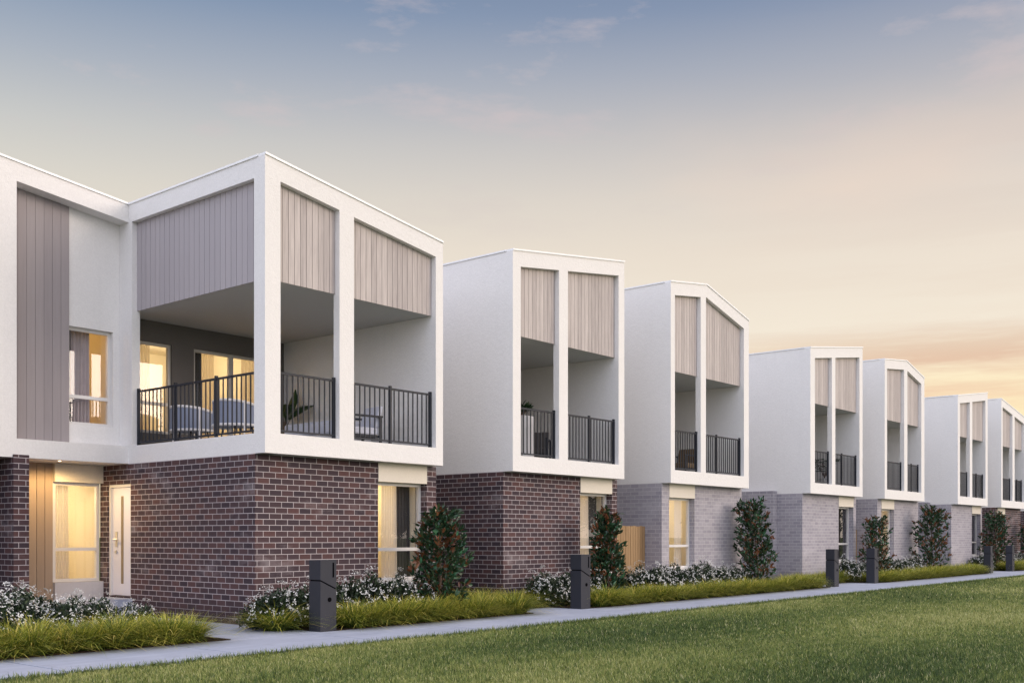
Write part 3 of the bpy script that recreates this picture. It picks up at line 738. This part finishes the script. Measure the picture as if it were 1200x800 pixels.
# magnolia-like tall shrubs
def magnolia(x, y, h, wd, seed, label, dens=1.0):
    t = thing('magnolia_tree', label, 'tree', (x, y, 0), 0)
    lr = random.Random(seed*5); t.rotation_euler = (R(lr.uniform(-3, 3)), R(lr.uniform(-3, 3)), lr.uniform(0, 6))
    rs = np.random.default_rng(seed); tr = MB(); tips = []
    tr.tube([(0, 0, -.05), (.02, .01, h*.35), (-.01, .02, h*.7), (0, 0, h*.93)], [.030, .022, .014, .006], 8)
    nb = int(58*h/2.1)
    for i in range(nb):
        z0 = h*(.02+.86*i/nb); a = i*2.399+rs.normal(0, .3)
        u = z0/h; env = wd/2*(1.0-.42*u-.35*max(0, u-.72)/.28)*rs.uniform(.72, 1.12)*(.85+.15*min(1, u/.12))
        env = max(.07, env); rise = min(env*rs.uniform(.55, 1.15), h*.98-z0)
        e = (env*math.cos(a), env*math.sin(a), min(h*.97, z0+rise)); mpt = (e[0]*.5, e[1]*.5, z0+rise*.35)
        tr.tube([(0, 0, z0), mpt, e], [.009, .006, .003], 5)
        for q in (1.0, .78, .55, .34): tips.append(((e[0]*q, e[1]*q, z0+(e[2]-z0)*q**1.2), a, q))
    for q in (0, .05, .1): tips.append(((0, 0, h*(.96-q)), 0, 1))
    tr.build('trunk', 'bark', t, smooth=True)
    C = []; D = []; T = []
    for (p, a, q) in tips:
        k = int((10 if q > .9 else 8)*dens); rusty = rs.random() < .16
        for j in range(k):
            C.append(np.array(p)+rs.normal(0, .028, 3)); d = np.array([math.cos(a)*.65, math.sin(a)*.65, .75])+rs.normal(0, .5, 3); D.append(d)
            T.append(rs.uniform(.84, 1) if (rusty and rs.random() < .7) or rs.random() < .06 else rs.uniform(0, .82)**1.15)
    n = len(C)
    V, F, T = leaves(rs, np.array(C), np.array(D), rs.uniform(.08, .15, n), rs.uniform(.040, .066, n), np.array(T), .22, .18)
    V[:, 2] = np.clip(V[:, 2], .02, h*1.03)
    o = bpy.data.objects.new('foliage', leafmesh('foliage', V, F, T, 'magn')); COL.objects.link(o); o.parent = t
magnolia(13.62, 13.12, 1.95, 1.08, 1, 'tall glossy-leaved shrub with rusty leaves by the nearest house window', 1.15)
magnolia(18.85, 13.12, 2.06, .72, 2, 'narrow glossy-leaved shrub before the second house window')
magnolia(25.9, 13.15, 2.42, 1.16, 3, 'tall glossy-leaved shrub between the third and fourth houses', 1.0)
magnolia(34.3, 13.2, 2.08, 1.05, 4, 'sparse tall shrub behind the fourth letterbox by a sliver of fence', .75)
magnolia(39.4, 13.2, 2.58, 1.35, 5, 'full tall shrub at the right corner of the fifth house')
magnolia(47.6, 13.2, 2.52, 1.30, 6, 'tall shrub behind the last pair of letterboxes')
magnolia(53.3, 13.2, 2.2, 1.2, 7, 'tall shrub cut off by the right edge of the photo')

# trees across the park (behind the viewer; they show in the window panes)
def park_tree(x, y, h, seed, label):
    t = thing('park_tree', label, 'tree', (x, y, 0), 0, 'trees across the park seen in the panes'); rs = np.random.default_rng(seed); tr = MB()
    tr.tube([(0, 0, -.1), (.1, 0, h*.4), (0, .1, h*.9)], [.22, .16, .04], 8); C = []; n = 2600
    for i in range(14):
        a = i*2.4; z = h*(.22+.05*i); q = h*.26*(1-.5*i/14)
        tr.tube([(0, 0, z*.9), (q*math.cos(a), q*math.sin(a), z+.4)], [.06, .02], 5)
    tr.build('trunk', 'bark', t)
    k = rs.integers(0, 40, n); cc = nrm(rs.normal(size=(40, 3)))*rs.uniform(.3, 1, (40, 1))*np.array([h*.28, h*.28, h*.36])+np.array([0, 0, h*.6])
    C = cc[k]+rs.normal(0, h*.05, (n, 3))
    V, F, T = leaves(rs, C, rs.normal(size=(n, 3)), rs.uniform(.25, .5, n), rs.uniform(.15, .3, n), rs.random(n))
    o = bpy.data.objects.new('crown', leafmesh('crown', V, F, T, 'leafd')); COL.objects.link(o); o.parent = t
for i, (x, y, h) in enumerate([(36, -26, 6.5), (44, -30, 8), (52, -27, 6), (60, -33, 9), (70, -36, 8), (84, -34, 9), (100, -40, 10), (118, -36, 12), (134, -38, 13), (152, -36, 13), (172, -40, 14), (195, -40, 15)]):
    park_tree(x, y, h, 70+i, 'dark park tree mirrored in the ground-floor panes')
# ------------------------------------------------------------------ lawn
rs = np.random.default_rng(5)
c40, s40 = math.cos(R(39.98)), math.sin(R(39.98))
Vs, Fs, Ts = [], [], []; off = 0
def lawn(n, d0, d1, hmin, hmax, w):
    global off
    k = rs.uniform(-.56, .56, n*1); d = np.sqrt(rs.uniform(d0*d0, d1*d1, n))
    X = d*(c40+k*s40); Y = d*(s40-k*c40); ok = (Y < 10.60+.03*np.sin(X*9))&(Y > -6); X, Y, d = X[ok], Y[ok], d[ok]; m = len(X)
    patch = .5+.5*np.sin(X*.9+1.3*np.sin(Y*.7))*np.sin(Y*1.1+.8*np.sin(X*.6)); fine = .5+.5*np.sin(X*4.1+2*np.sin(Y*3.3))*np.sin(Y*4.7)
    b2 = .5+.5*np.sin(X*.37-.8*Y+1.1*np.sin(X*.21))*np.sin(.23*X+.55*Y)
    cl_ = np.sin(X*13+3*np.sin(Y*11))*np.sin(Y*15+2*np.sin(X*9))
    tint = np.clip(rs.normal(.25, .24, m)+.10*cl_+.26*patch*b2+.58*(b2-.32)+.12*fine, 0, .88); g = rs.random(m) < .035; tint[g] = rs.uniform(.9, 1, g.sum())
    L = rs.uniform(hmin, hmax, m)*(.75+.4*patch)*(1+.35*cl_)
    V, F, T = bladesm(rs, np.stack([X, Y, np.full(m, -.028)], 1), rs.uniform(0, 6.28, m), L, np.full(m, w)*rs.uniform(.7, 1.2, m), rs.uniform(0, .75, m), rs.uniform(0, .5, m), tint, 2)
    Vs.append(V); Fs.append(F+off); Ts.append(T); off += len(V)
lawn(300000, 8.5, 15, .028, .056, .005)
lawn(240000, 15, 24, .03, .058, .008)
lawn(120000, 24, 45, .04, .07, .015)
lawn(30000, 45, 90, .05, .09, .035)
# taller fringe along the path edge
n = 14000; X = rs.uniform(3, 45, n)**1.0; Y = 10.60-np.abs(rs.normal(0, .05, n))
V, F, T = bladesm(rs, np.stack([X, Y, np.full(n, -.02)], 1), rs.uniform(0, 6.28, n), rs.uniform(.05, .10, n), rs.uniform(.005, .009, n), rs.uniform(.1, .8, n), rs.uniform(0, .6, n), np.clip(rs.normal(.42, .2, n), 0, 1), 2)
Vs.append(V); Fs.append(F+off); Ts.append(T)
lo_ = bpy.data.objects.new('lawn_grass', leafmesh('lawn_grass', np.concatenate(Vs), np.concatenate(Fs), np.concatenate(Ts), 'blade')); COL.objects.link(lo_)
struct(lo_, 'mown green lawn in front of the footpath', 'lawn', 'stuff')

# ------------------------------------------------------------------ balcony furniture
def tubchair(x, y, z, rz, label, r=.43, group=None):
    t = thing('tub_chair', label, 'armchair', (x, y, z), rz, group)     # open side faces +x
    def shell(r0, r1, z0, z1, dip, nm, m, par, seg=28):
        b = MB(); vs = []
        for i in range(seg+1):
            a = R(70)+R(220)*i/seg; u = abs(i/seg-.5)*2; zt = z1-dip*u*u
            for rr_, zz in ((r0, z0), (r1, z0), (r1, zt), (r0, zt)): vs.append((rr_*math.cos(a), rr_*math.sin(a), zz))
        fs = [(i*4+k, i*4+(k+1) % 4, (i+1)*4+(k+1) % 4, (i+1)*4+k) for i in range(seg) for k in range(4)]
        fs += [(3, 2, 1, 0), (seg*4, seg*4+1, seg*4+2, seg*4+3)]; b.poly(vs, fs); return b.build(nm, m, par, smooth=False)
    bk = shell(r-.07, r, .38, .79, .10, 'backrest', 'uph', t)
    shell(r-.085, r+.012, .765, .80, .16, 'top_band', 'pipe', bk) if False else None
    def pipe(zb, dip, nm):
        b = MB(); pts = []
        for i in range(25):
            a = R(70)+R(220)*i/24; u = abs(i/24-.5)*2; pts.append((r*.975*math.cos(a), r*.975*math.sin(a), zb-dip*u*u))
        b.tube(pts, .027, 8); b.build(nm, 'pipe', bk, smooth=True)
    pipe(.80, .10, 'piping'); pipe(.37, 0, 'piping')
    for ang in (110, 180, 250):
        b = MB(); a = R(ang); b.tube([(r*1.01*math.cos(a), r*1.01*math.sin(a), .03), (r*1.01*math.cos(a), r*1.01*math.sin(a), .79)], .014, 8); b.build('strap', 'pipe', bk)
    b = MB(); b.lathe([(.1, .36), (r-.1, .37), (r-.09, .47), (r-.14, .50), (.05, .51)], 0, 0, 28); b.build('seat', 'uph', t, smooth=True)
    for ang in (45, 135, 225, 315):
        b = MB(); a = R(ang); b.tube([(.25*math.cos(a), .25*math.sin(a), .37), (.31*math.cos(a), .31*math.sin(a), 0)], .014, 8); b.build('leg', 'rail', t)
    return t
ZF = 2.99
tubchair(11.35, 17.25, ZF, 0, 'pale-banded tub armchair on the corner balcony, nearer its back window')
tubchair(11.32, 15.85, ZF, 0, 'pale-banded tub armchair on the corner balcony, closer to the corner post')
def lounge(x, y, rz, label, z=ZF, cush='palem'):
    t = thing('lounge_chair', label, 'chair', (x, y, z), rz)
    for sx in (-.3, .3):
        b = MB()
        b.box(sx-.02, sx+.02, -.32, -.28, 0, .58); b.box(sx-.02, sx+.02, .28, .32, 0, .58); b.box(sx-.025, sx+.025, -.34, .34, .58, .615); b.build('armrest', 'rail', t)
    b = MB(); b.box(-.28, .28, -.30, .30, .22, .26); b.build('seat_frame', 'rail', t)
    b = MB(); b.box(-.27, .27, -.30, .28, .262, .40); b.build('seat', cush, t, bev=.03)
    b = MB(); b.poly([(-.27, .20, .40), (.27, .20, .40), (.27, .30, .40), (-.27, .30, .40), (-.27, .30, .80), (.27, .30, .80), (.27, .38, .80), (-.27, .38, .80)], [(3, 2, 1, 0), (4, 5, 6, 7), (0, 1, 5, 4), (1, 2, 6, 5), (2, 3, 7, 6), (3, 0, 4, 7)])
    b.build('backrest', cush, t, bev=.02); return t
lounge(13.05, 14.62, R(-100), 'dark-framed lounge chair behind the right opening of the nearest balcony')
t = thing('outdoor_ottoman', 'long pale ottoman seat on the nearest balcony, behind the left opening', 'ottoman', (13.45, 15.95, ZF))
b = MB(); b.box(-.42, .42, -.8, .8, .12, .34); b.build('base', 'pot', t, bev=.02)
b = MB(); b.box(-.42, .42, -.8, .8, .342, .60); b.build('cushion', 'palem', t, bev=.05)
for a in (-.36, .36):
    for c in (-.7, .7): b = MB(); b.box(a-.03, a+.03, c-.03, c+.03, 0, .12); b.build('foot', 'rail', t)
def plant(x, y, z, label, pot_h=.35, pot_r=.17, n=14, L=.6, W=.16, seed=0, lo=.2, square=False, rise=1.0):
    t = thing('potted_plant', label, 'plant', (x, y, z)); b = MB()
    if square: b.box(-pot_r, pot_r, -pot_r, pot_r, 0, pot_h)
    else: b.lathe([(pot_r*.75, 0), (pot_r, pot_h*.9), (pot_r*1.05, pot_h), (pot_r*.9, pot_h), (pot_r*.88, pot_h*.92)], 0, 0, 24)
    b.build('pot', 'pot', t, bev=.01 if square else 0)
    rs = np.random.default_rng(seed); b = MB(); C = []; D = []
    for i in range(n):
        a = i*2.399; u = rs.uniform(lo, 1); p1 = np.array([.10*u*math.cos(a)*rise, .10*u*math.sin(a)*rise, pot_h+L*rs.uniform(.35, .9)*rise]); b.tube([(0, 0, pot_h*.9), p1*np.array([.5, .5, 1]) if False else (p1[0]*.4, p1[1]*.4, (p1[2]+pot_h)/2), tuple(p1)], [.012, .009, .006], 6)
        C.append(p1); D.append([math.cos(a)*.8, math.sin(a)*.8, rs.uniform(.3, 1.1)])
    b.build('stem', 'palm' if False else 'bark', t)
    V, F, T = leaves(rs, np.array(C), np.array(D), rs.uniform(.7, 1.1, n)*L, rs.uniform(.8, 1.2, n)*W, rs.random(n), .3, .15)
    o = bpy.data.objects.new('foliage', leafmesh('foliage', V, F, T, 'palm')); COL.objects.link(o); o.parent = t
plant(13.5, 17.35, ZF, 'broad-leaved potted plant on the nearest balcony behind the left opening', .38, .17, 10, .62, .22, 3, rise=1.3)
plant(17.75, 14.6, ZF, 'bushy plant in a tall pale planter on the second house balcony', 1.02, .19, 60, .20, .08, 4, square=True)
lounge(18.7, 15.0, R(-60), 'dark-framed chair on the second house balcony beside the tall planter', cush='darkin')
tubchair(24.0, 15.1, ZF, R(200), 'tub armchair on the third house balcony, behind its slim pillar')
lounge(24.9, 14.9, R(-90), 'dark-framed chair with brown cushions on the third house balcony', cush='brownc')
def palm(x, y, label, seed, hgt=.9):
    t = thing('potted_palm', label, 'plant', (x, y, ZF)); b = MB(); b.lathe([(.12, 0), (.17, .3), (.15, .3)], 0, 0, 20); b.build('pot', 'pot', t)
    rs = np.random.default_rng(seed); b = MB(); C = []; D = []
    for i in range(11):
        a = i*2.399; pr = None
        pts = [(q*.42*math.cos(a), q*.42*math.sin(a), .28+hgt*(q*1.25-.6*q*q)) for q in np.linspace(0, 1, 7)]
        b.tube(pts, [.008]*7, 5)
        for k in range(2, 7):
            for sd in (-1, 1):
                for e in (0, .5):
                    p = np.array(pts[k])*(1-e)+np.array(pts[k-1])*e
                    C.append(p); D.append([math.cos(a+sd*1.0), math.sin(a+sd*1.0), .1])
    b.build('stem', 'bark', t); n = len(C)
    V, F, T = leaves(rs, np.array(C), np.array(D), rs.uniform(.14, .26, n), np.full(n, .028), rs.random(n), .3, .1)
    o = bpy.data.objects.new('foliage', leafmesh('foliage', V, F, T, 'palm')); COL.objects.link(o); o.parent = t
palm(31.5, 14.5, 'potted palm on the fourth house balcony, behind its left opening', 8, .75)
palm(32.75, 14.3, 'potted palm on the fourth house balcony, behind its right opening', 9, .95)

# ------------------------------------------------------------------ world and light
w = bpy.data.worlds.new('World'); scene.world = w; w.use_nodes = True
nt = w.node_tree; nt.nodes.clear()
SUN_AZ, SUN_EL = -62, 16          # degrees from +X, counter-clockwise
tc = nt.nodes.new('ShaderNodeTexCoord').outputs['Generated']
sep = nt.nodes.new('ShaderNodeSeparateXYZ'); nt.links.new(tc, sep.inputs[0])
zc = sep.outputs[2]
def dot(az, el):
    n = nt.nodes.new('ShaderNodeVectorMath'); n.operation = 'DOT_PRODUCT'; nt.links.new(tc, n.inputs[0])
    n.inputs[1].default_value = (math.cos(R(az))*math.cos(R(el)), math.sin(R(az))*math.cos(R(el)), math.sin(R(el))); return n.outputs['Value']
az_r = dot(2, 0)     # towards the glowing horizon at the right
cool = ramp(nt, zc, [(0, (.90, .76, .52)), (.18, (.88, .79, .65)), (.26, (.79, .72, .60)), (.30, (.69, .66, .58)), (.34, (.57, .58, .56)), (.39, (.39, .44, .51)), (.44, (.225, .31, .44)), (.50, (.12, .19, .32)), (.65, (.12, .18, .32)), (1, (.11, .17, .33))])
warm = ramp(nt, zc, [(0, (1.0, .76, .36)), (.08, (1.0, .82, .46)), (.14, (.97, .82, .56)), (.18, (.90, .80, .66)), (.25, (.83, .73, .62)), (.30, (.73, .65, .58)), (.35, (.57, .53, .52)), (.40, (.38, .40, .47)), (.44, (.24, .29, .41)), (.50, (.13, .19, .31)), (.65, (.12, .18, .32)), (1, (.11, .17, .33))])
fac = ramp(nt, az_r, [(.30, (0,)*3), (.62, (.45,)*3), (.98, (1,)*3)])
sky = mix(nt, fac, cool, warm)
# thin streaked clouds
mp = nt.nodes.new('ShaderNodeMapping'); nt.links.new(tc, mp.inputs[0]); mp.inputs['Scale'].default_value = (1.0, 1.0, 13); mp.inputs['Rotation'].default_value = (R(4), R(-3), 0)
cl = noise(nt, mp.outputs[0], 2.3, 8, .62)
low = ramp(nt, zc, [(.0, (1,)*3), (.155, (1,)*3), (.19, (.12,)*3), (.5, (.16,)*3), (.7, (.0,)*3)])
cf = math_(nt, 'MULTIPLY', ramp(nt, cl, [(.40, (0,)*3), (.56, (1,)*3)]), math_(nt, 'MULTIPLY', low, .95))
cfr = math_(nt, 'MULTIPLY', cf, ramp(nt, az_r, [(.80, (.06,)*3), (.945, (1,)*3)]))
sky = mix(nt, cfr, sky, ramp(nt, zc, [(0, (.92, .62, .40)), (.10, (.95, .62, .40)), (.165, (.74, .52, .38)), (.4, (.50, .47, .48))]))
w1 = noise(nt, scaled(nt, tc, (2.6, 2.6, 9)), 2.6, 8, .62)
wf = math_(nt, 'MULTIPLY', ramp(nt, w1, [(.53, (0,)*3), (.68, (1,)*3)]), ramp(nt, zc, [(.25, (0,)*3), (.36, (.50,)*3), (.8, (.3,)*3)]))
sky = mix(nt, wf, sky, (.64, .54, .54))
pk = noise(nt, scaled(nt, tc, (1.3, 1.3, 4)), 1.7, 4, .5)
pf = math_(nt, 'MULTIPLY', ramp(nt, pk, [(.46, (0,)*3), (.66, (.55,)*3)]), ramp(nt, zc, [(.20, (0,)*3), (.30, (1,)*3), (.42, (0,)*3)]))
sky = mix(nt, math_(nt, 'MULTIPLY', pf, ramp(nt, az_r, [(.6, (0,)*3), (.9, (1,)*3)])), sky, (.86, .68, .56))
# bright dusk sky behind the viewer: warm towards the low sun, cool to the left
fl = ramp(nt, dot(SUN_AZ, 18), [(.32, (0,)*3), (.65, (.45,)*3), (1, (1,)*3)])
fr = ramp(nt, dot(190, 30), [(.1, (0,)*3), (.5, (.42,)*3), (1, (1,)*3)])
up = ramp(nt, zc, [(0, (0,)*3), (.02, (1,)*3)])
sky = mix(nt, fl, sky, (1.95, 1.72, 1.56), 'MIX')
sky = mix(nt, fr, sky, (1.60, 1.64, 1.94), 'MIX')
ns = nt.nodes.new('ShaderNodeTexSky'); ns.sky_type = 'NISHITA'; ns.sun_disc = False
ns.sun_elevation = R(SUN_EL); ns.sun_rotation = R(90-SUN_AZ); ns.air_density = 1.0; ns.dust_density = 1.0
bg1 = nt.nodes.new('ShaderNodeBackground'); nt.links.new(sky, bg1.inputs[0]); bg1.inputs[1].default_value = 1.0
bg2 = nt.nodes.new('ShaderNodeBackground'); nt.links.new(ns.outputs[0], bg2.inputs[0]); bg2.inputs[1].default_value = .006
ad = nt.nodes.new('ShaderNodeAddShader'); nt.links.new(bg1.outputs[0], ad.inputs[0]); nt.links.new(bg2.outputs[0], ad.inputs[1])
wo = nt.nodes.new('ShaderNodeOutputWorld'); nt.links.new(ad.outputs[0], wo.inputs[0])

sl = bpy.data.lights.new('sun', 'SUN'); sl.energy = 1.2; sl.angle = R(24); sl.color = (1, .84, .72)
so = bpy.data.objects.new('sun', sl); COL.objects.link(so); so.location = (0, -10, 20)
from mathutils import Vector
dv = Vector((math.cos(R(SUN_AZ))*math.cos(R(SUN_EL)), math.sin(R(SUN_AZ))*math.cos(R(SUN_EL)), math.sin(R(SUN_EL))))
so.rotation_euler = dv.to_track_quat('Z', 'Y').to_euler()

# ------------------------------------------------------------------ camera
cam = bpy.data.cameras.new('camera'); co = bpy.data.objects.new('camera', cam); COL.objects.link(co)
co.location = (0, 0, 1.4); co.rotation_euler = (R(90), 0, R(-50.02))
cam.sensor_width = 36; cam.lens = 1245/1200*36; cam.shift_y = (629-400)/1200
cam.clip_start = .1; cam.clip_end = 6000
scene.camera = co
scene.view_settings.view_transform = 'Standard'; scene.view_settings.look = 'None'
scene.view_settings.exposure = 0; scene.view_settings.gamma = 1; scene.view_settings.use_curve_mapping = False
scene.render.engine = 'CYCLES'; scene.cycles.use_denoising = True
scene.cycles.max_bounces = 8; scene.cycles.transparent_max_bounces = 12
scene.cycles.sample_clamp_indirect = 6
